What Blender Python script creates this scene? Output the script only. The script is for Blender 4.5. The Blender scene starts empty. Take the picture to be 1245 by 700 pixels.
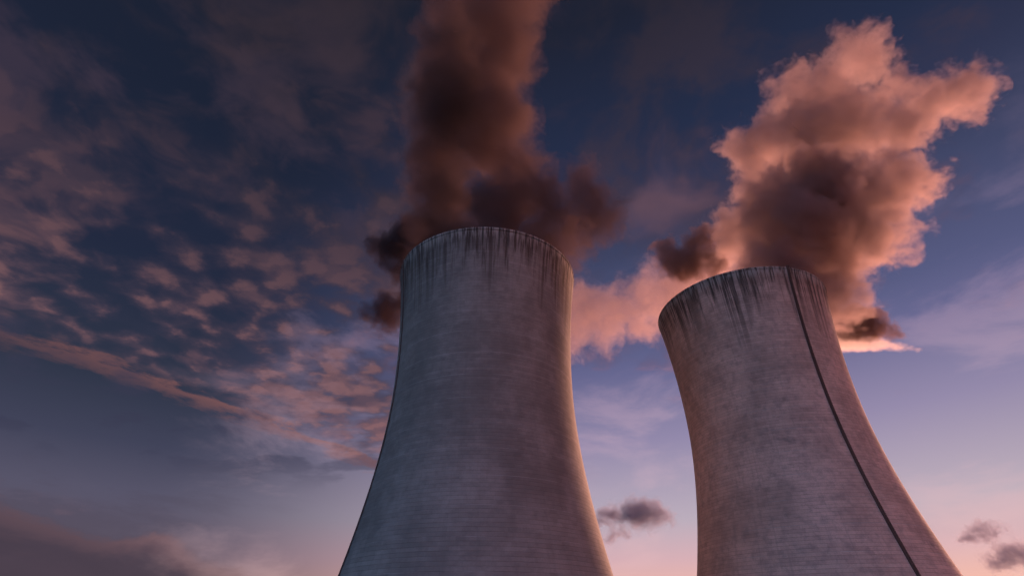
import bpy, bmesh, math, random
from mathutils import Vector, Matrix, noise

random.seed(7)
S = bpy.context.scene
COL = S.collection
R = math.radians

# ------------------------------------------------------------------ camera
PITCH = 34.3246
FPX = 612.06                      # focal length in photograph pixels (1245 wide)
cam = bpy.data.cameras.new("camera")
cam.sensor_width = 36.0
cam.lens = 36.0 * FPX / 1245.0
cam.clip_end = 60000
cam.clip_start = 0.1
co = bpy.data.objects.new("camera", cam)
co.location = (0, 0, 1.7)
co.rotation_euler = (R(90 + PITCH), 0, 0)
COL.objects.link(co)
S.camera = co

# ------------------------------------------------------------------ light
SUN_AZ = 41.0          # degrees clockwise from the viewing direction
SUN_EL = 4.0
GLOW_AZ = 28.0
SUN_STRENGTH = 5.0
SUN_COLOR = (1.0, 0.45, 0.295)
EXPOSURE = 0.9

S.view_settings.view_transform = 'Standard'
S.view_settings.look = 'None'
S.view_settings.gamma = 1
S.view_settings.exposure = EXPOSURE

sl = bpy.data.lights.new("sun", 'SUN')
sl.energy = SUN_STRENGTH
sl.color = SUN_COLOR
sl.angle = R(30)
so = bpy.data.objects.new("sun", sl)
sd = Vector((math.sin(R(SUN_AZ)) * math.cos(R(SUN_EL)), math.cos(R(SUN_AZ)) * math.cos(R(SUN_EL)), math.sin(R(SUN_EL))))
so.rotation_euler = sd.to_track_quat('Z', 'Y').to_euler()
so.location = (0, 0, 300)
COL.objects.link(so)

S.render.engine = 'CYCLES'
S.cycles.use_denoising = True
try:
    S.cycles.denoiser = 'OPENIMAGEDENOISE'
except Exception:
    pass
S.cycles.volume_bounces = 2
S.cycles.max_bounces = 8
S.cycles.transparent_max_bounces = 40
S.cycles.volume_max_steps = 160
S.cycles.use_adaptive_sampling = True
S.cycles.adaptive_threshold = 0.025
S.cycles.adaptive_min_samples = 24


# ------------------------------------------------------------------ node helper
class NT:
    def __init__(self, tree):
        self.t = tree
        self.n = tree.nodes
        self.l = tree.links

    def new(self, kind, **kw):
        n = self.n.new(kind)
        for k, v in kw.items():
            setattr(n, k, v)
        return n

    def put(self, sock, v):
        if isinstance(v, bpy.types.NodeSocket):
            self.l.new(v, sock)
        elif v is not None:
            if sock.type == 'RGBA' and len(v) == 3:
                v = (*v, 1)
            sock.default_value = v

    def m(self, op, a, b=None, c=None, clamp=False):
        n = self.new('ShaderNodeMath', operation=op, use_clamp=clamp)
        for i, v in enumerate((a, b, c)):
            if v is not None:
                self.put(n.inputs[i], v)
        return n.outputs[0]

    def v(self, op, a, b=None, s=None):
        n = self.new('ShaderNodeVectorMath', operation=op)
        self.put(n.inputs[0], a)
        if b is not None:
            self.put(n.inputs[1], b)
        if s is not None:
            self.put(n.inputs['Scale'], s)
        return n.outputs['Value'] if op in ('DOT_PRODUCT', 'LENGTH', 'DISTANCE') else n.outputs[0]

    def xyz(self, v):
        n = self.new('ShaderNodeSeparateXYZ')
        self.put(n.inputs[0], v)
        return n.outputs

    def comb(self, x, y, z):
        n = self.new('ShaderNodeCombineXYZ')
        for i, v in enumerate((x, y, z)):
            self.put(n.inputs[i], v)
        return n.outputs[0]

    def step(self, v, a, b, lo=0.0, hi=1.0):
        n = self.new('ShaderNodeMapRange', interpolation_type='SMOOTHSTEP')
        for i, x in enumerate((v, a, b, lo, hi)):
            self.put(n.inputs[i], x)
        return n.outputs[0]

    def lin(self, v, a, b, lo=0.0, hi=1.0):
        n = self.new('ShaderNodeMapRange')
        for i, x in enumerate((v, a, b, lo, hi)):
            self.put(n.inputs[i], x)
        return n.outputs[0]

    def noise(self, vec, scale, detail=4, rough=0.55, dist=0.0, lac=2.0, dim='3D'):
        n = self.new('ShaderNodeTexNoise', noise_dimensions=dim)
        self.put(n.inputs['Vector'], vec)
        n.inputs['Scale'].default_value = scale
        n.inputs['Detail'].default_value = detail
        n.inputs['Roughness'].default_value = rough
        n.inputs['Distortion'].default_value = dist
        n.inputs['Lacunarity'].default_value = lac
        return n.outputs[0]

    def mix(self, f, a, b, blend='MIX'):
        n = self.new('ShaderNodeMix', data_type='RGBA', blend_type=blend)
        self.put(n.inputs[0], f)
        self.put(n.inputs[6], a)
        self.put(n.inputs[7], b)
        return n.outputs[2]

    def ramp(self, f, stops, interp='LINEAR'):
        n = self.new('ShaderNodeValToRGB')
        cr = n.color_ramp
        cr.interpolation = interp
        while len(cr.elements) < len(stops):
            cr.elements.new(0.5)
        for e, (p, c) in zip(cr.elements, sorted(stops)):
            e.position = p
            e.color = (*c, 1)
        self.put(n.inputs[0], f)
        return n.outputs[0]


def srgb(r, g, b):
    f = lambda c: (c / 255 / 12.92) if c / 255 <= 0.04045 else ((c / 255 + 0.055) / 1.055) ** 2.4
    return (f(r), f(g), f(b))


# ------------------------------------------------------------------ sky
def plane_xy(px, py):
    """Where a sight line of the photograph meets the cloud layer (unit height)."""
    d = Vector(((px - 622.5), FPX * math.cos(R(PITCH)) - (350 - py) * math.sin(R(PITCH)),
                FPX * math.sin(R(PITCH)) + (350 - py) * math.cos(R(PITCH)))).normalized()
    return d.x / (d.z + 0.12), d.y / (d.z + 0.12)


def build_sky():
    w = bpy.data.worlds.new("World")
    S.world = w
    w.use_nodes = True
    t = NT(w.node_tree)
    t.n.clear()
    out = t.new('ShaderNodeOutputWorld')
    tc = t.new('ShaderNodeTexCoord')
    d = tc.outputs['Generated']
    x, y, z = t.xyz(d)
    hl = t.m('MAXIMUM', t.m('SQRT', t.m('ADD', t.m('MULTIPLY', x, x), t.m('MULTIPLY', y, y))), 0.02)
    el = t.m('MULTIPLY', t.m('ARCSINE', t.m('MINIMUM', t.m('MAXIMUM', z, -1.0), 1.0)), 180 / math.pi)
    e = t.m('DIVIDE', el, 90.0, clamp=True)
    ca = t.m('DIVIDE', t.m('ADD', t.m('MULTIPLY', x, math.sin(R(GLOW_AZ))), t.m('MULTIPLY', y, math.cos(R(GLOW_AZ)))), hl)

    def st(*l):
        return [(el_ / 90.0, srgb(*c)) for el_, c in l]
    near = t.ramp(e, st((0, (250, 176, 140)), (3, (236, 180, 168)), (5.8, (214, 174, 182)), (9.2, (186, 172, 187)), (16.9, (146, 136, 170)), (24, (103, 103, 144)),
                        (27.5, (86, 90, 129)), (37, (60, 66, 97)), (42, (50, 54, 82)), (48, (36, 45, 72)), (61, (29, 33, 50)), (90, (24, 28, 42))))
    far = t.ramp(e, st((0, (98, 82, 90)), (5, (94, 84, 100)), (10, (86, 83, 104)), (14, (64, 66, 88)), (19, (46, 52, 71)), (30, (33, 40, 62)),
                       (45, (27, 34, 53)), (61, (25, 31, 46)), (90, (24, 28, 42))))
    back_l = t.ramp(e, st((0, (150, 150, 172)), (10, (150, 160, 192)), (25, (134, 150, 190)), (45, (92, 106, 146)), (90, (24, 30, 52))))
    back_r = t.ramp(e, st((0, (196, 136, 130)), (10, (190, 132, 138)), (25, (156, 120, 136)), (45, (96, 86, 114)), (90, (24, 30, 52))))
    back_l = t.mix(1.0, back_l, (2.2, 4.2, 4.6), 'MULTIPLY')  # unseen sky behind the camera, brightened and tinted to fill the tower fronts
    back_r = t.mix(1.0, back_r, (4.0, 1.95, 1.35), 'MULTIPLY')
    back = t.mix(t.step(t.m('DIVIDE', x, hl), -0.45, 0.95), back_l, back_r)
    k = t.step(ca, 0.45, 1.0)
    sky = t.mix(k, far, near)
    rear = t.m('MAXIMUM', t.step(ca, -0.30, -0.75), t.m('MULTIPLY', t.step(ca, 0.62, -0.1), t.step(t.m('DIVIDE', x, hl), 0.6, 0.95)))
    sky = t.mix(rear, sky, back)
    # bright glow low on the horizon, added to warm the tower edges
    gl = t.m('MULTIPLY', t.step(el, 3.6, 0.5), t.step(ca, 0.2, 0.9))
    sky = t.mix(gl, sky, (3.2, 1.0, 0.68))

    # cloud layer: a plane far overhead
    zz = t.m('ADD', t.m('MAXIMUM', z, 0.0), 0.12)
    p = t.comb(t.m('DIVIDE', x, zz), t.m('DIVIDE', y, zz), 0.0)
    px, py, _ = t.xyz(p)
    warp = t.new('ShaderNodeTexNoise', noise_dimensions='2D')
    t.put(warp.inputs['Vector'], p)
    warp.inputs['Scale'].default_value = 3.0
    warp.inputs['Detail'].default_value = 3
    wv = t.v('SCALE', t.v('SUBTRACT', warp.outputs[1], (0.5, 0.5, 0.5)), s=0.16)
    pw = t.v('ADD', p, wv)
    big = t.noise(t.v('ADD', pw, (3.1, 7.7, 0)), 1.5, 3, 0.5, dim='2D')
    cell = t.noise(t.v('ADD', pw, (11.3, 2.4, 0)), 9.0, 4, 0.48, dim='2D')
    mid = t.noise(t.v('ADD', pw, (1.3, 5.4, 0)), 4.4, 4, 0.5, dim='2D')
    # left of the towers the layer is broken cloud, to the right it thins
    left = t.step(px, 0.55, -0.35)
    lim = t.m('MINIMUM', t.m('MULTIPLY_ADD', px, 1.41, 3.40), 3.2)       # the layer ends at the long bank
    near_edge = t.step(py, t.m('ADD', lim, 0.05), t.m('ADD', lim, -0.35))
    cov = t.m('ADD', t.m('MULTIPLY', cell, 0.50), t.m('MULTIPLY', mid, 0.50))
    cov = t.m('ADD', cov, t.m('MULTIPLY', t.m('SUBTRACT', big, 0.5), 0.85))
    cov = t.m('ADD', cov, t.lin(py, 0.5, 1.5, -0.045, 0.05))
    thr = t.lin(left, 0, 1, 0.52, 0.45)
    cl = t.step(cov, thr, t.m('ADD', thr, 0.28))
    cl = t.m('MULTIPLY', cl, t.m('MULTIPLY', near_edge, t.lin(left, 0, 1, 0.8, 0.95)))
    # lit side of each clump: compare with the layer a little nearer to the sunset
    off = t.v('ADD', pw, (11.3 + 0.014, 2.4 + 0.03, 0))
    lit = t.m('SUBTRACT', cell, t.noise(off, 9.0, 4, 0.48, dim='2D'))
    lit = t.m('MULTIPLY_ADD', t.step(lit, -0.06, 0.10), 0.55, t.m('MULTIPLY', t.step(t.m('SUBTRACT', cov, thr), 0.08, 0.24), 0.45))
    ccol_lit = t.ramp(e, st((0, (190, 130, 120)), (14, (142, 100, 104)), (22, (134, 95, 98)), (29, (106, 77, 83)), (36, (82, 62, 71)), (46, (66, 52, 60)), (58, (52, 43, 50)), (70, (42, 36, 44)), (90, (38, 33, 42))))
    ccol_sh = t.ramp(e, st((0, (104, 86, 100)), (14, (86, 72, 88)), (24, (74, 62, 78)), (34, (56, 50, 66)), (45, (42, 40, 54)), (60, (33, 33, 45)), (90, (30, 29, 41))))
    ccol = t.mix(lit, ccol_sh, ccol_lit)
    bright = t.mix(1.0, ccol, t.mix(t.step(ca, 0.3, 0.98), (1, 1, 1), (1.55, 1.35, 1.45)), 'MULTIPLY')
    sky = t.mix(t.m('MULTIPLY', cl, t.m('MULTIPLY', 0.7, t.m('MAXIMUM', left, t.step(el, 16, 30)))), sky, bright)
    # thin dim haze high up, right across
    hz = t.noise(t.v('ADD', pw, (7.7, 3.3, 0)), 3.2, 5, 0.58, dim='2D')
    sky = t.mix(t.m('MULTIPLY', t.step(hz, 0.44, 0.66), t.m('MULTIPLY', t.step(el, 30, 42), 0.62)), sky, t.mix(t.lin(el, 34, 62), srgb(74, 60, 76), srgb(48, 41, 50)))
    # altocumulus: a field of small clumps, thickest in front of the towers' left flank
    fw = t.new('ShaderNodeTexNoise', noise_dimensions='2D')
    t.put(fw.inputs['Vector'], p)
    fw.inputs['Scale'].default_value = 9.0
    fw.inputs['Detail'].default_value = 5
    fw.inputs['Roughness'].default_value = 0.6
    pv = t.v('ADD', p, t.v('SCALE', t.v('SUBTRACT', fw.outputs[1], (0.5, 0.5, 0.5)), s=0.125))

    def clumps(off):
        vo = t.new('ShaderNodeTexVoronoi', feature='SMOOTH_F1', voronoi_dimensions='2D')
        t.put(vo.inputs['Vector'], t.v('ADD', pv, off))
        vo.inputs['Scale'].default_value = 9.0
        vo.inputs['Smoothness'].default_value = 0.6
        return t.m('MULTIPLY_ADD', vo.outputs['Distance'], -1.15, 1.0)
    cp = clumps((2.0, 5.0, 0.0))
    cp2 = clumps((2.02, 5.035, 0.0))
    patch = t.noise(t.v('ADD', p, (6.4, 1.9, 0)), 2.2, 3, 0.5, dim='2D')
    fc = t.m('ADD', cp, t.m('MULTIPLY', t.m('SUBTRACT', patch, 0.5), 1.9))
    fc = t.m('ADD', fc, t.m('MULTIPLY', t.m('SUBTRACT', cell, 0.5), 1.3))
    fc = t.m('ADD', fc, t.lin(py, 0.5, 1.5, -0.30, 0.17))
    fcm = t.m('MULTIPLY', t.step(fc, 0.46, 1.0), t.m('MULTIPLY', near_edge, t.step(px, 0.15, -0.35)))
    flit = t.step(t.m('SUBTRACT', cp, cp2), -0.12, 0.16)
    fcol = t.mix(t.m('MULTIPLY_ADD', flit, 0.35, t.m('MULTIPLY', t.step(fc, 0.5, 1.15), 0.6)), ccol_sh, ccol_lit)
    thin = t.m('MULTIPLY', t.m('MULTIPLY', t.step(fc, 0.10, 0.75), near_edge), t.step(px, 0.2, -0.4))
    sky = t.mix(t.m('MULTIPLY', thin, 0.45), sky, ccol_sh)
    sky = t.mix(t.m('MULTIPLY', fcm, 0.82), sky, fcol)

    # the long drawn-out bank, lower left
    ax, ay = plane_xy(0, 402)
    bx, by = plane_xy(460, 566)
    dv = Vector((bx - ax, by - ay))
    ln = dv.length
    dv /= ln
    nv = Vector((-dv.y, dv.x))
    al = t.m('ADD', t.m('MULTIPLY', t.m('SUBTRACT', px, ax), dv.x), t.m('MULTIPLY', t.m('SUBTRACT', py, ay), dv.y))
    ac = t.m('ADD', t.m('MULTIPLY', t.m('SUBTRACT', px, ax), nv.x), t.m('MULTIPLY', t.m('SUBTRACT', py, ay), nv.y))
    rag = t.noise(t.comb(t.m('MULTIPLY', al, 1.0), t.m('MULTIPLY', ac, 1.6), 4.0), 4.5, 6, 0.62, dim='2D')
    bow = t.m('MULTIPLY', t.m('SINE', t.m('MULTIPLY', al, math.pi / ln)), 0.02)
    acn = t.m('ADD', t.m('ADD', ac, bow), t.m('MULTIPLY', t.m('SUBTRACT', rag, 0.5), 0.30))
    band = t.m('MULTIPLY', t.step(acn, -0.06, 0.0), t.step(acn, 0.11, 0.0))
    ends = t.m('MULTIPLY', t.step(al, ln * 1.35, ln * 0.95), t.step(al, -1.2, -0.2))
    band = t.m('MULTIPLY', band, ends)
    bcol = t.mix(t.lin(al, 0, ln), srgb(98, 70, 76), srgb(148, 98, 94))
    sky = t.mix(t.m('MULTIPLY', band, t.lin(rag, 0.35, 0.6, 0.55, 0.9)), sky, bcol)

    # low banks near the horizon, stretched by distance
    lowv = t.comb(t.m('MULTIPLY', t.m('ARCTAN2', x, y), 2.4), t.m('MULTIPLY', el, 0.135), 2.0)
    low = t.noise(lowv, 1.25, 7, 0.58, 0.25)
    lowcut = t.m('ADD', low, t.lin(el, 4, 17, 0.13, -0.22))
    lowm = t.m('MULTIPLY', t.step(lowcut, 0.50, 0.60), t.step(ca, 0.72, 0.40))
    low2 = t.noise(t.v('ADD', lowv, (0.03, -0.10, 0)), 1.25, 7, 0.58, 0.25)
    top = t.step(t.m('SUBTRACT', low, low2), 0.0, -0.09)
    lcol = t.mix(t.m('MULTIPLY', top, 0.8), srgb(76, 67, 82), srgb(124, 90, 96))
    sky = t.mix(t.m('MULTIPLY', lowm, 0.35), sky, lcol)
    az = t.m('MULTIPLY', t.m('ARCTAN2', x, y), 180 / math.pi)
    bn = t.noise(t.comb(t.m('MULTIPLY', az, 0.075), t.m('MULTIPLY', el, 0.20), 5.0), 1.0, 7, 0.6, 0.3)
    bd = t.m('SUBTRACT', t.m('MULTIPLY_ADD', az, -0.23, -1.0), el)
    bd = t.m('ADD', bd, t.m('MULTIPLY', t.m('SUBTRACT', bn, 0.5), 7.0))
    body = t.m('MULTIPLY', t.step(bd, -0.2, 0.9), t.step(az, -8, -24))
    fringe = t.m('MULTIPLY', t.step(bd, -0.3, 0.35), t.step(bd, 2.6, 0.5))
    bcol2 = t.mix(t.m('MULTIPLY', fringe, t.lin(bn, 0.35, 0.65, 0.4, 1.0)), t.mix(bn, srgb(56, 47, 60), srgb(80, 66, 80)), srgb(114, 85, 92))
    sky = t.mix(t.m('MULTIPLY', body, 0.85), sky, bcol2)
    # dusky smudges under the long bank
    sm = t.noise(t.v('ADD', t.comb(t.m('MULTIPLY', px, 0.8), py, 0), (4, 9, 0)), 3.0, 4, 0.5, dim='2D')
    smm = t.m('MULTIPLY', t.step(sm, 0.52, 0.64), t.m('MULTIPLY', t.step(el, 11, 15), t.step(el, 26, 20)))
    smm = t.m('MULTIPLY', smm, t.step(px, 0.2, -0.2))
    sky = t.mix(t.m('MULTIPLY', smm, 0.5), sky, srgb(56, 56, 78))
    # pale pink veil on the right
    veil = t.noise(t.comb(t.m('MULTIPLY', t.m('ARCTAN2', x, y), 2.2), t.m('MULTIPLY', el, 0.10), 8.0), 1.6, 6, 0.6, 0.3)
    vm = t.m('MULTIPLY', t.step(veil, 0.48, 0.68), t.m('MULTIPLY', t.step(ca, 0.35, 0.8), t.step(el, 46, 16)))
    sky = t.mix(t.m('MULTIPLY', vm, 0.42), sky, t.ramp(e, st((0, (236, 190, 178)), (6, (226, 184, 188)), (14, (204, 174, 190)), (25, (176, 148, 176)), (45, (104, 92, 124)))))

    fx, fy = plane_xy(785, 250)
    fd = t.v('LENGTH', t.v('MULTIPLY', t.v('SUBTRACT', pw, (fx, fy, 0)), (1.0, 0.85, 0)))
    sky = t.mix(t.m('MULTIPLY', t.step(t.m('ADD', fd, t.m('MULTIPLY', t.m('SUBTRACT', 0.5, mid), 0.35)), 0.15, 0.0), 0.6), sky, srgb(104, 78, 92))
    # the physical sky adds its own faint dusk glow
    ns = t.new('ShaderNodeTexSky', sky_type='NISHITA', sun_disc=False)
    ns.sun_elevation = R(SUN_EL)
    ns.sun_rotation = R(SUN_AZ)
    b1 = t.new('ShaderNodeBackground')
    t.put(b1.inputs[0], sky)
    b1.inputs[1].default_value = 0.536
    b2 = t.new('ShaderNodeBackground')
    t.put(b2.inputs[0], ns.outputs[0])
    b2.inputs[1].default_value = 0.001
    ad = t.new('ShaderNodeAddShader')
    t.l.new(b1.outputs[0], ad.inputs[0])
    t.l.new(b2.outputs[0], ad.inputs[1])
    t.l.new(ad.outputs[0], out.inputs[0])
    w.cycles.sampling_method = 'MANUAL'
    w.cycles.sample_map_resolution = 1024


build_sky()


# ------------------------------------------------------------------ helpers
def tag(o, label=None, cat=None, group=None, kind=None):
    for k, v in (('label', label), ('category', cat), ('group', group), ('kind', kind)):
        if v:
            o[k] = v


def link(name, me, mat=None, parent=None):
    o = bpy.data.objects.new(name, me)
    COL.objects.link(o)
    if mat is not None:
        me.materials.append(mat)
    if parent is not None:
        o.parent = parent
    return o


def from_bm(bm, name, smooth=True):
    me = bpy.data.meshes.new(name)
    bm.to_mesh(me)
    bm.free()
    if smooth:
        me.polygons.foreach_set('use_smooth', [True] * len(me.polygons))
    return me


def at(px, py, Y):
    """The point at forward distance Y on the sight line of a photograph pixel."""
    v = Vector(((px - 622.5), FPX * math.cos(R(PITCH)) - (350 - py) * math.sin(R(PITCH)),
                FPX * math.sin(R(PITCH)) + (350 - py) * math.cos(R(PITCH))))
    s = Y / v.y
    return Vector((0, 0, 1.7)) + v * s, s       # s = metres per pixel there


# ------------------------------------------------------------------ ground
def build_ground():
    m = bpy.data.materials.new("ground")
    m.use_nodes = True
    t = NT(m.node_tree)
    b = t.n['Principled BSDF']
    g = t.new('ShaderNodeNewGeometry').outputs['Position']
    n1 = t.noise(g, 0.03, 6)
    n2 = t.noise(g, 1.2, 5)
    c = t.mix(t.step(n1, 0.4, 0.6), (0.10, 0.11, 0.05), (0.17, 0.15, 0.12))
    c = t.mix(t.m('MULTIPLY', n2, 0.5), c, (0.06, 0.06, 0.04))
    t.put(b.inputs['Base Color'], c)
    b.inputs['Roughness'].default_value = 0.95
    bm = bmesh.new()
    bmesh.ops.create_grid(bm, x_segments=40, y_segments=40, size=25000)
    o = link('ground', from_bm(bm, 'ground', False), m)
    tag(o, kind='structure')


build_ground()


# ------------------------------------------------------------------ cooling towers
RT, ZT, BU, BL = 36.898, 85.02, 108.59, 90.885


def radius(z):
    b = BU if z > ZT else BL
    return RT * math.sqrt(1 + ((z - ZT) / b) ** 2)


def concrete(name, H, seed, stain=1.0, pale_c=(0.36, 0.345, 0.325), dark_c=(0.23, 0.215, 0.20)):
    m = bpy.data.materials.new(name)
    m.use_nodes = True
    t = NT(m.node_tree)
    b = t.n['Principled BSDF']
    p = t.new('ShaderNodeTexCoord').outputs['Object']
    x, y, z = t.xyz(p)
    r = t.m('SQRT', t.m('ADD', t.m('MULTIPLY', x, x), t.m('MULTIPLY', y, y)))
    u = t.v('SCALE', t.comb(t.m('DIVIDE', x, r), t.m('DIVIDE', y, r), 0.0), s=38.0)      # metres round the shell, seamless
    ux, uy, _ = t.xyz(u)
    dep = t.m('SUBTRACT', H, z)

    def uz(k, s=0.0):
        return t.comb(t.m('ADD', ux, seed + s), uy, t.m('MULTIPLY', z, k))
    # pale and dark weathering
    blot = t.noise(uz(0.9, 3), 0.045, 6, 0.6)
    blot2 = t.noise(uz(1.0, 17), 0.35, 6, 0.65)
    grain = t.noise(uz(1.0, 5), 2.6, 5, 0.7)
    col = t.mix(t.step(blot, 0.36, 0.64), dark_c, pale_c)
    col = t.mix(t.m('MULTIPLY', t.step(blot2, 0.44, 0.70), 0.38), col, (0.17, 0.16, 0.15))
    col = t.mix(t.m('MULTIPLY', t.step(grain, 0.38, 0.75), 0.28), col, (0.15, 0.14, 0.13))
    # scattered darker damp patches
    dp = t.noise(uz(1.3, 131), 0.16, 5, 0.6)
    col = t.mix(t.m('MULTIPLY', t.step(dp, 0.60, 0.74), 0.36), col, (0.12, 0.115, 0.115))
    # pour lifts: a seam every 1.25 m, each lift its own tint
    lift = t.m('DIVIDE', z, 1.25)
    fr = t.m('FRACT', lift)
    idx = t.m('FLOOR', lift)
    wn = t.new('ShaderNodeTexWhiteNoise', noise_dimensions='1D')
    t.put(wn.inputs['W'], t.m('ADD', idx, seed))
    panel = t.new('ShaderNodeTexWhiteNoise', noise_dimensions='2D')
    ang = t.m('ARCTAN2', x, t.m('MULTIPLY', y, -1.0))
    pan_i = t.m('FLOOR', t.m('ADD', t.m('MULTIPLY', ang, 96 / (2 * math.pi)), t.m('MULTIPLY', wn.outputs[0], 1.0)))
    t.put(panel.inputs['Vector'], t.comb(pan_i, idx, 0))
    tint = t.m('ADD', t.m('MULTIPLY', wn.outputs[0], 0.11), t.m('MULTIPLY', panel.outputs[0], 0.14))
    tint = t.m('ADD', tint, 0.86)
    tv = t.comb(tint, tint, tint)
    col = t.mix(1.0, col, tv, 'MULTIPLY')
    seam = t.m('ADD', t.step(fr, 0.10, 0.02), t.step(fr, 0.93, 0.99), clamp=True)
    seam_on = t.lin(t.noise(uz(1.4, 31), 0.12, 4, 0.6), 0.36, 0.62, 0.25, 1.0)
    col = t.mix(t.m('MULTIPLY', t.m('MULTIPLY', seam, seam_on), 0.50), col, (0.10, 0.095, 0.09))
    # now and then a pale, lime-washed joint
    fr2 = t.m('FRACT', t.m('ADD', t.m('DIVIDE', z, 8.75), 0.3))
    pale = t.m('MULTIPLY', t.step(fr2, 0.035, 0.0), t.step(t.noise(uz(0.5, 41), 0.10, 4, 0.6), 0.42, 0.60))
    col = t.mix(t.m('MULTIPLY', pale, 0.55), col, (0.46, 0.45, 0.43))
    # faint vertical runs all the way down
    run = t.noise(uz(0.02, 57), 0.8, 4, 0.6)
    col = t.mix(t.m('MULTIPLY', t.step(run, 0.52, 0.75), 0.22), col, (0.15, 0.145, 0.14))
    jnoise = t.noise(uz(0.0, 23), 0.4, 2, 0.5)
    # black water stains that start at the rim
    s1 = t.noise(uz(0.015, 71), 0.55, 5, 0.62)
    reach = t.noise(uz(0.0, 83), 0.085, 3, 0.5)
    length = t.lin(reach, 0.34, 0.64, 8.0, 40.0)
    fade = t.m('SUBTRACT', 1.0, t.m('DIVIDE', dep, length), clamp=True)
    st1 = t.m('MULTIPLY', t.step(s1, 0.42, 0.58), t.m('POWER', fade, 0.55))
    s2 = t.noise(uz(0.05, 97), 1.5, 4, 0.7)
    len2 = t.lin(t.noise(uz(0.0, 11), 0.35, 2, 0.5), 0.3, 0.7, 3.0, 30.0)
    fade2 = t.m('SUBTRACT', 1.0, t.m('DIVIDE', dep, len2), clamp=True)
    st2 = t.m('MULTIPLY', t.step(s2, 0.48, 0.60), t.m('POWER', fade2, 0.5))
    # broad dirty band under the rim
    band = t.m('MULTIPLY', t.step(dep, t.lin(reach, 0.3, 0.7, 9.0, 26.0), 1.0), 0.42)
    dirt = t.m('ADD', t.m('MULTIPLY', st1, 1.0), t.m('MULTIPLY', st2, 0.85), clamp=True)
    dirt = t.m('MAXIMUM', dirt, band)
    col = t.mix(t.m('MULTIPLY', dirt, stain, clamp=True), col, (0.066, 0.047, 0.037))
    # the top panels are paler, washed between the runs
    wash = t.m('MULTIPLY', t.step(dep, t.lin(jnoise, 0.3, 0.7, 3.5, 9.0), 2.0), t.step(s2, 0.60, 0.44))
    col = t.mix(t.m('MULTIPLY', wash, 0.75), col, (0.38, 0.355, 0.32))
    # vertical joints between the rim panels
    jf = t.m('FRACT', t.m('ADD', t.m('MULTIPLY', ang, 72 / (2 * math.pi)), t.m('MULTIPLY', t.noise(uz(0.0, 7), 0.5, 1), 1.1)))
    jw = t.new('ShaderNodeTexWhiteNoise', noise_dimensions='1D')
    t.put(jw.inputs['W'], t.m('FLOOR', t.m('ADD', t.m('MULTIPLY', ang, 72 / (2 * math.pi)), t.m('MULTIPLY', t.noise(uz(0.0, 7), 0.5, 1), 1.1))))
    jl = t.lin(jw.outputs[0], 0, 1, 1.0, 16.0)
    joint = t.m('MULTIPLY', t.step(t.m('ABSOLUTE', t.m('SUBTRACT', jf, 0.5)), 0.16, 0.05), t.step(dep, jl, t.m('MULTIPLY', jl, 0.4)))
    col = t.mix(t.m('MULTIPLY', joint, 0.85), col, (0.030, 0.027, 0.025))
    t.put(b.inputs['Base Color'], col)
    b.inputs['Roughness'].default_value = 0.72
    b.inputs['Specular IOR Level'].default_value = 0.4
    bump = t.new('ShaderNodeBump')
    bump.inputs['Strength'].default_value = 0.5
    bump.inputs['Distance'].default_value = 0.25
    h = t.m('ADD', t.m('MULTIPLY', grain, 0.5), t.m('MULTIPLY', seam, -0.45))
    h = t.m('ADD', h, t.m('MULTIPLY', wn.outputs[0], 0.35))
    t.put(bump.inputs['Height'], h)
    t.l.new(bump.outputs[0], b.inputs['Normal'])
    return m


def plain(name, col, rough=0.7, metal=0.0, vary=0.4, scale=2.0):
    m = bpy.data.materials.new(name)
    m.use_nodes = True
    t = NT(m.node_tree)
    b = t.n['Principled BSDF']
    p = t.new('ShaderNodeTexCoord').outputs['Object']
    n = t.noise(p, scale, 5, 0.6)
    t.put(b.inputs['Base Color'], t.mix(t.m('MULTIPLY', t.step(n, 0.35, 0.7), vary), col, tuple(c * 0.4 for c in col)))
    b.inputs['Roughness'].default_value = rough
    b.inputs['Metallic'].default_value = metal
    return m


def revolve(bm, prof, seg):
    """prof: (radius, z) list; a closed ring of quads between successive rows."""
    rows = []
    for r, z in prof:
        rows.append([bm.verts.new((r * math.cos(a), r * math.sin(a), z)) for a in (2 * math.pi * k / seg for k in range(seg))])
    for a, b in zip(rows, rows[1:]):
        for k in range(seg):
            bm.faces.new((a[k], a[(k + 1) % seg], b[(k + 1) % seg], b[k]))


def beam(bm, a, b, side, w, h):
    """A bar from a to b, w wide along side, h deep."""
    d = (b - a).normalized()
    s = (side - d * side.dot(d)).normalized() * (w / 2)
    n = d.cross(s).normalized() * (h / 2)
    va = [bm.verts.new(a + i * s + j * n) for i, j in ((-1, -1), (1, -1), (1, 1), (-1, 1))]
    vb = [bm.verts.new(b + i * s + j * n) for i, j in ((-1, -1), (1, -1), (1, 1), (-1, 1))]
    for k in range(4):
        bm.faces.new((va[k], va[(k + 1) % 4], vb[(k + 1) % 4], vb[k]))
    bm.faces.new(va[::-1])
    bm.faces.new(vb)


M_steel = plain('dark_steel', (0.12, 0.082, 0.070), 0.75, 0.0)


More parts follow.
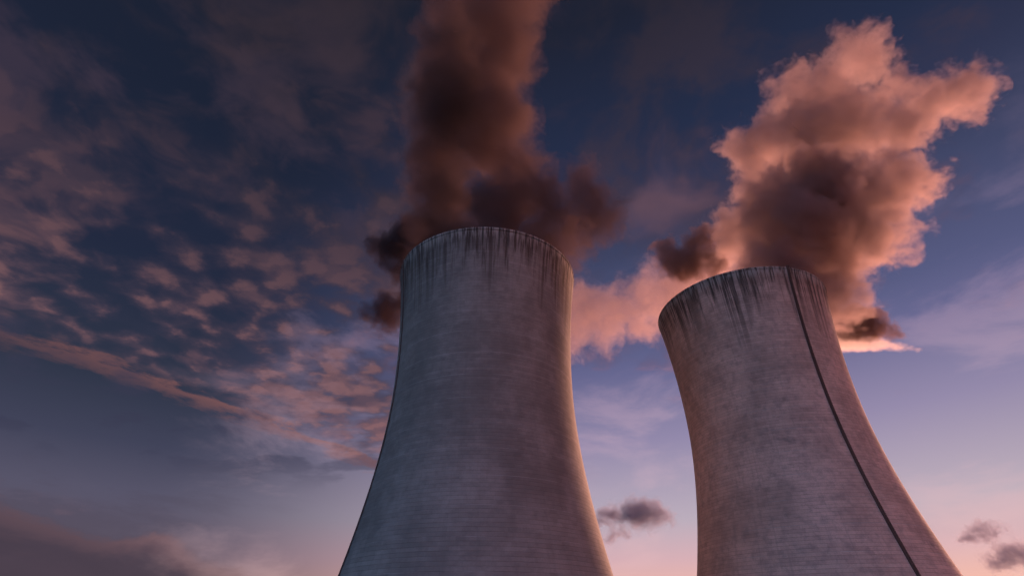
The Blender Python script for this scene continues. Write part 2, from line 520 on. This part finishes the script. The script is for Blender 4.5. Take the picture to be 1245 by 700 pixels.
def cooling_tower(H, x, y, label, seed, ladder_deg, tray, stain, pale_c, dark_c, cage=True):
    root = bpy.data.objects.new('cooling_tower', None)
    COL.objects.link(root)
    root.location = (x, y, 0)
    tag(root, label, 'cooling tower', 'cooling towers')
    mat = concrete('weathered_concrete', H, seed, stain, pale_c, dark_c)
    SEG = 320
    bm = bmesh.new()
    nz = 150
    prof = [(radius(z), z) for z in (i / nz * (H - 1.2) for i in range(nz + 1))]
    prof += [(radius(z) - 1.0, z) for z in (H - 1.2 - i / 60 * (H - 1.2) for i in range(61))]
    revolve(bm, prof, SEG)
    link('shell', from_bm(bm, 'shell'), mat, root)
    # stiffening ring that caps the shell
    bm = bmesh.new()
    ro = radius(H - 1.2)
    revolve(bm, [(ro - 1.2, H - 1.19), (ro + 0.16, H - 1.19), (ro + 0.20, H - 1.12), (ro + 0.20, H - 0.05), (ro + 0.12, H),
                 (ro - 1.4, H), (ro - 1.4, H - 1.19), (ro - 1.2, H - 1.19)], SEG)
    me = from_bm(bm, 'rim', False)
    link('rim', me, mat, root)
    # caged ladder and cable tray following one meridian of the shell
    a = R(ladder_deg)
    er = Vector((math.cos(a), math.sin(a), 0))
    et = Vector((-math.sin(a), math.cos(a), 0))
    zs = [2 + i * (H + 0.6 - 2) / 96 for i in range(97)]

    def on(z, side, off):
        return er * (radius(min(z, H)) + off) + et * side + Vector((0, 0, z))
    bm = bmesh.new()
    for z0, z1 in zip(zs, zs[1:]):
        beam(bm, on(z0, 0, 0.12), on(z1, 0, 0.12), et, tray, 0.10)
    link('cable_tray', from_bm(bm, 'cable_tray', False), M_steel, root)
    bm = bmesh.new()
    rows, z, n = [], 2.0, 0
    while z < H + 1.0:
        rows.append([bm.verts.new(on(z, q, 0.35)) for q in (-0.55, -0.43, 0.43, 0.55)])
        z += 0.10 if n % 2 == 0 else 0.50
        n += 1
    for i, (p0, p1) in enumerate(zip(rows, rows[1:])):
        for k in ((0, 1, 2) if i % 2 == 0 else (0, 2)):
            bm.faces.new((p0[k], p0[k + 1], p1[k + 1], p1[k]))
    lad = link('ladder', from_bm(bm, 'ladder', False), M_steel, root)
    sol = lad.modifiers.new('thickness', 'SOLIDIFY')
    sol.thickness = 0.08
    if not cage:
        return root
    bm = bmesh.new()
    z, prev = 5.0, None
    while z < H:
        pts = [on(z, 0.5 * math.cos(q), 0.36 + 0.6 * math.sin(q)) for q in (math.pi * k / 6 for k in range(7))]
        for p0, p1 in zip(pts, pts[1:]):
            beam(bm, p0, p1, Vector((0, 0, 1)), 0.10, 0.05)
        for k in (1, 3, 5):
            if prev:
                beam(bm, prev[k], pts[k], et, 0.06, 0.05)
        prev = pts
        z += 1.8
    link('safety_cage', from_bm(bm, 'cage', False), M_steel, lad)
    return root


T1 = cooling_tower(140.0, 199.416 * math.sin(-0.05926), 199.416 * math.cos(-0.05926),
                   'grey concrete cooling tower with bright orange right edge, left of the pair', 3.0, 206.0, 0.8, 1.0, (0.32, 0.30, 0.275), (0.20, 0.185, 0.17), False)
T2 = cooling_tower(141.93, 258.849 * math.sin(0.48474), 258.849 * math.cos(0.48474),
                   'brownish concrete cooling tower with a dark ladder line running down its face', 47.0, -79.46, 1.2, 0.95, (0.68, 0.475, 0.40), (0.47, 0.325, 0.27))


# ------------------------------------------------------------------ steam and smoke
def steam_mat(name, puffs, color, density, aniso, warp=(0.045, 16.0), soft=7.0, fine=(0.16, 5.0), core=None, core_color=None, bias=0.0, thin=None):
    """Smoke whose density falls off at the skin of a heap of puffs, ragged by noise."""
    m = bpy.data.materials.new(name)
    m.use_nodes = True
    t = NT(m.node_tree)
    t.n.clear()
    out = t.new('ShaderNodeOutputMaterial')
    v = t.new('ShaderNodeVolumePrincipled')
    v.inputs['Anisotropy'].default_value = aniso
    p = t.new('ShaderNodeNewGeometry').outputs['Position']
    w = t.new('ShaderNodeTexNoise')
    t.put(w.inputs['Vector'], p)
    w.inputs['Scale'].default_value = warp[0]
    w.inputs['Detail'].default_value = 3.0
    w.inputs['Roughness'].default_value = 0.6
    q = t.v('ADD', p, t.v('SCALE', t.v('SUBTRACT', w.outputs[1], (0.5, 0.5, 0.5)), s=warp[1] * 2))

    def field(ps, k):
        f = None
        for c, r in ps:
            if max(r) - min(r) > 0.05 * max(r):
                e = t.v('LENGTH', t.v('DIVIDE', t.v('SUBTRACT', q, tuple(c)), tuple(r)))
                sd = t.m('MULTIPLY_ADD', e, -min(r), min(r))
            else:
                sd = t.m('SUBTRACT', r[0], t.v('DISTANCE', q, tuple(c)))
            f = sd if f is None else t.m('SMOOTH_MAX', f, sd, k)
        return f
    f = field(puffs, 4.0)
    vo = t.new('ShaderNodeTexVoronoi', feature='F1')
    t.put(vo.inputs['Vector'], q)
    vo.inputs['Scale'].default_value = fine[0]
    vo.inputs['Detail'].default_value = 0.8
    vo.inputs['Roughness'].default_value = 0.55
    f = t.m('ADD', f, t.m('MULTIPLY_ADD', vo.outputs['Distance'], -2.0 * fine[1], fine[1] + bias))
    d = t.m('MULTIPLY', t.step(f, 0.0, soft), density)
    if thin:
        d = t.m('MULTIPLY', d, t.lin(t.xyz(p)[2], thin[0], thin[1], 1.0, thin[2]))
    t.put(v.inputs['Density'], d)
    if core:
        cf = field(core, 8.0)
        t.put(v.inputs['Color'], t.mix(t.step(cf, -10.0, 9.0), color, core_color))  # plume's self-shade put into the smoke colour as a darker heap
    else:
        t.put(v.inputs['Color'], color)
    tr = t.new('ShaderNodeBsdfTransparent')
    rgb = t.new('ShaderNodeRGB')
    rgb.outputs[0].default_value = (1, 1, 1, 1)
    t.l.new(rgb.outputs[0], tr.inputs[0])
    t.l.new(tr.outputs[0], out.inputs['Surface'])
    t.l.new(v.outputs[0], out.inputs['Volume'])
    return m


def billow(name, puffs, mat, voxel, grow, seed, step):
    """The closed, lumpy skin of a heap of puffs (centre, radii); the smoke itself fills it."""
    bm = bmesh.new()
    for c, rad in puffs:
        mt = Matrix.Translation(c) @ Matrix.Diagonal((*[x + grow for x in rad], 1))
        bmesh.ops.create_icosphere(bm, subdivisions=4, radius=1.0, matrix=mt)
    off = Vector((seed * 13.7, seed * 5.1, seed * 9.3))
    for v in bm.verts:
        v.co += noise.noise_vector(v.co / 24.0 + off) * min(grow, 6.0) * 0.9
    me = from_bm(bm, name)
    o = link(name, me, mat)
    md = o.modifiers.new('remesh', 'REMESH')
    md.mode = 'VOXEL'
    md.voxel_size = voxel
    dg = bpy.context.evaluated_depsgraph_get()
    me2 = bpy.data.meshes.new_from_object(o.evaluated_get(dg))
    o.modifiers.clear()
    o.data = me2
    bpy.data.meshes.remove(me)
    me2.name = name
    # keep the outer skin only: drop any bubble enclosed by it
    bm = bmesh.new()
    bm.from_mesh(me2)
    seen, parts = set(), []
    for v0 in bm.verts:
        if v0 in seen:
            continue
        st, isl = [v0], []
        seen.add(v0)
        while st:
            v = st.pop()
            isl.append(v)
            for e in v.link_edges:
                u = e.other_vert(v)
                if u not in seen:
                    seen.add(u)
                    st.append(u)
        parts.append(isl)
    parts.sort(key=len)
    for isl in parts[:-1]:
        bmesh.ops.delete(bm, geom=isl, context='VERTS')
    bm.to_mesh(me2)
    bm.free()
    me2.polygons.foreach_set('use_smooth', [True] * len(me2.polygons))
    if not me2.materials:
        me2.materials.append(mat)
    bb = [Vector(b) for b in o.bound_box]
    mat.cycles.volume_step_rate = step / max((bb[6] - bb[0]).length / 10.0, 1e-3)
    return o


def pix(lst, Y, jitter, k=1.0, lean=0.0, tall=1.0):
    """Puffs given as photograph pixels and radius, set at forward distance Y with some depth spread."""
    out = []
    for px, py, rp in lst:
        a = random.uniform(0, 2 * math.pi)
        c, s = at(px + rp * 0.2 * math.cos(a), py + rp * 0.2 * math.sin(a), Y - lean * max(0.0, 300 - py) + random.uniform(-jitter, jitter))
        rp *= random.uniform(0.85, 1.15)
        r = rp * s * k
        out.append((c, (r, r, r * tall)))
    return out


def smoke(name, puffs, label, cat, group, color, density, aniso, grow=5.0, voxel=3.0, step=5.0, seed=1, **kw):
    mat = steam_mat(name, puffs, color, density, aniso, **kw)
    o = billow(name, puffs, mat, voxel, grow, seed, step)
    tag(o, label, cat, group)
    return o


BROWN = (0.21, 0.15, 0.147)
ROSE = (0.58, 0.46, 0.45)
DARK = (0.30, 0.20, 0.18)

p1 = [(545, 300, 50), (600, 305, 50), (650, 300, 46), (692, 288, 38), (716, 272, 34), (726, 250, 30), (712, 236, 24), (700, 262, 32), (672, 258, 38), (650, 240, 34),
      (545, 250, 46), (600, 250, 46), (640, 250, 40), (540, 195, 46), (592, 190, 44), (628, 208, 30), (545, 135, 48), (598, 132, 44), (628, 150, 24),
      (555, 75, 46), (604, 78, 44), (630, 60, 28), (560, 12, 50), (612, 22, 44), (580, -60, 66), (640, -50, 54)]
shade1 = [(538, 300, 40), (536, 252, 42), (542, 205, 44), (548, 160, 40), (552, 115, 38), (552, 70, 34), (550, 20, 30), (572, 235, 26), (566, 290, 28)]  # nearer heap, coloured darker to paint in the plume's shaded left side
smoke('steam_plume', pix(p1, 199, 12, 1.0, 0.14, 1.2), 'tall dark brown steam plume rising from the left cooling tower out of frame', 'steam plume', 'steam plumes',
      BROWN, 0.10, 0.35, seed=1, bias=6.5, soft=15.0, grow=9.0, thin=(220, 400, 0.16), step=6, core=pix(shade1, 186, 8, 1.0, 0.14, 1.2), core_color=(0.12, 0.095, 0.095))

p2 = [(940, 330, 52), (1000, 335, 46), (905, 288, 32), (960, 280, 52), (1020, 285, 48), (1072, 292, 34), (1096, 280, 28), (930, 228, 36), (990, 220, 52),
      (1058, 225, 48), (1108, 218, 30), (918, 180, 34), (975, 158, 46), (1040, 150, 50), (1092, 152, 36), (1124, 134, 36), (1158, 116, 34), (1182, 110, 26),
      (958, 118, 30), (1008, 98, 36), (1050, 80, 28), (1095, 108, 22), (1030, 66, 26), (1046, 50, 20)]
shade2 = [(975, 325, 34), (1012, 290, 26), (985, 262, 20), (1000, 225, 30), (1010, 185, 30), (968, 195, 20), (1042, 222, 20), (950, 308, 24), (1030, 320, 22), (1010, 130, 18)]  # nearer heap whose darker colour stands for shade in the plume's middle
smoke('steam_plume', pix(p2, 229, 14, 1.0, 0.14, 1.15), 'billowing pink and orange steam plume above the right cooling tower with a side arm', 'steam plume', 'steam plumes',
      ROSE, 0.11, 0.45, seed=2, bias=6.0, step=5.5, soft=10.0, grow=10.0, thin=(220, 400, 0.18), warp=(0.05, 17.0), fine=(0.10, 7.0), core=pix(shade2, 206, 10, 0.85, 0.14, 1.15), core_color=(0.42, 0.29, 0.26))

p3 = [(708, 388, 36), (742, 376, 36), (782, 366, 36), (820, 352, 36), (858, 335, 32), (880, 315, 26), (700, 420, 26), (735, 402, 28), (775, 396, 26), (790, 340, 22), (672, 395, 30)]
smoke('steam_cloud', pix(p3, 292, 10), 'soft orange steam cloud drifting between the two cooling towers', 'steam cloud', None,
      ROSE, 0.042, 0.6, seed=3, grow=9.0, bias=4.0, soft=12.0, voxel=2.5, step=4)

p4 = [(812, 304, 20), (846, 298, 20), (838, 322, 24), (862, 318, 18), (822, 330, 16)]
smoke('smoke_puff', pix(p4, 262, 6), 'dark brown smoke puff at the left shoulder of the right cooling tower', 'smoke puff', 'dark smoke puffs',
      DARK, 0.14, 0.3, seed=4, bias=3.0, grow=8.0, voxel=2, step=3, warp=(0.075, 13.0), soft=5.0, fine=(0.2, 3.0))

p5 = [(1038, 388, 22), (1056, 390, 20), (1026, 396, 20), (1070, 401, 17), (1088, 405, 13), (1052, 406, 15)]
smoke('smoke_puff', pix(p5, 300, 5), 'small dark smoke puff above a pale streak, right of the right cooling tower', 'smoke puff', 'dark smoke puffs',
      DARK, 0.16, 0.3, seed=5, bias=1.5, grow=7.0, voxel=1.8, step=2.5, warp=(0.08, 6.0), soft=4.0, fine=(0.25, 2.0))

st_ = []
for i in range(14):
    f = i / 13
    c, s = at(1010 + 112 * f, 415 + 13 * f - 3 * math.sin(f * 3), 306)
    w = (13 * (1 - f) + 1.6) * s
    st_.append((c, (w * 1.6 + 2, w * 1.6, w * 0.8)))
smoke('steam_streak', st_, 'pale tapering steam streak pointing right below the small dark puff', 'steam streak', None,
      (0.97, 0.86, 0.78), 0.10, 0.5, seed=6, grow=1.0, voxel=1.3, step=2.5, warp=(0.06, 2.0), soft=2.5, fine=(0.2, 0.8))

p6 = [(500, 300, 26), (478, 306, 18), (520, 286, 18), (464, 300, 11), (486, 324, 18)]
smoke('smoke_puff', pix(p6, 240, 6), 'blackish smoke puff curling round the upper left rim of the left cooling tower', 'smoke puff', 'dark smoke puffs',
      (0.07, 0.055, 0.065), 0.16, 0.2, seed=7, bias=6.0, grow=10.0, voxel=2, step=3, warp=(0.075, 12.0), soft=8.0, fine=(0.2, 3.0))

p7 = [(482, 378, 20), (462, 374, 17), (445, 381, 12), (470, 390, 15), (492, 366, 16)]
smoke('smoke_puff', pix(p7, 240, 6), 'thin dark brown smoke puff lower down beside the left cooling tower', 'smoke puff', 'dark smoke puffs',
      (0.10, 0.065, 0.065), 0.14, 0.2, seed=8, bias=5.0, grow=9.0, voxel=2, step=3, warp=(0.075, 12.0), soft=8.0, fine=(0.2, 3.0))

# small clouds far off, low in the gap and at the right edge
GREY = (0.40, 0.42, 0.56)
for i, (lst, Y, lab) in enumerate((
        ([(776, 620, 14), (790, 622, 14), (803, 628, 9), (764, 626, 9), (784, 636, 8), (814, 631, 7), (752, 629, 7), (770, 614, 7)], 1500, 'small dark grey cloud low in the gap between the cooling towers'),
        ([(738, 622, 9), (730, 634, 8), (748, 630, 6), (744, 650, 6), (756, 645, 6)], 1550, 'thin torn grey cloud close to the right edge of the left cooling tower'),
        ([(1196, 640, 9), (1184, 648, 8), (1206, 646, 8), (1176, 656, 6)], 1600, 'faint grey cloud low at the right, above a darker one'),
        ([(1232, 672, 12), (1216, 680, 9), (1245, 668, 11), (1250, 680, 12), (1204, 684, 5)], 1500, 'dark grey cloud at the bottom right corner of the sky'))):
    smoke('cloud', pix(lst, Y, 15, 1.7, 0.0, 0.62), lab, 'cloud', 'small clouds low in the sky', GREY, 0.035, 0.3, seed=20 + i,
          grow=20.0, voxel=7, step=14, warp=(0.022, 42.0), soft=22.0, fine=(0.05, 9.0), bias=9.0)
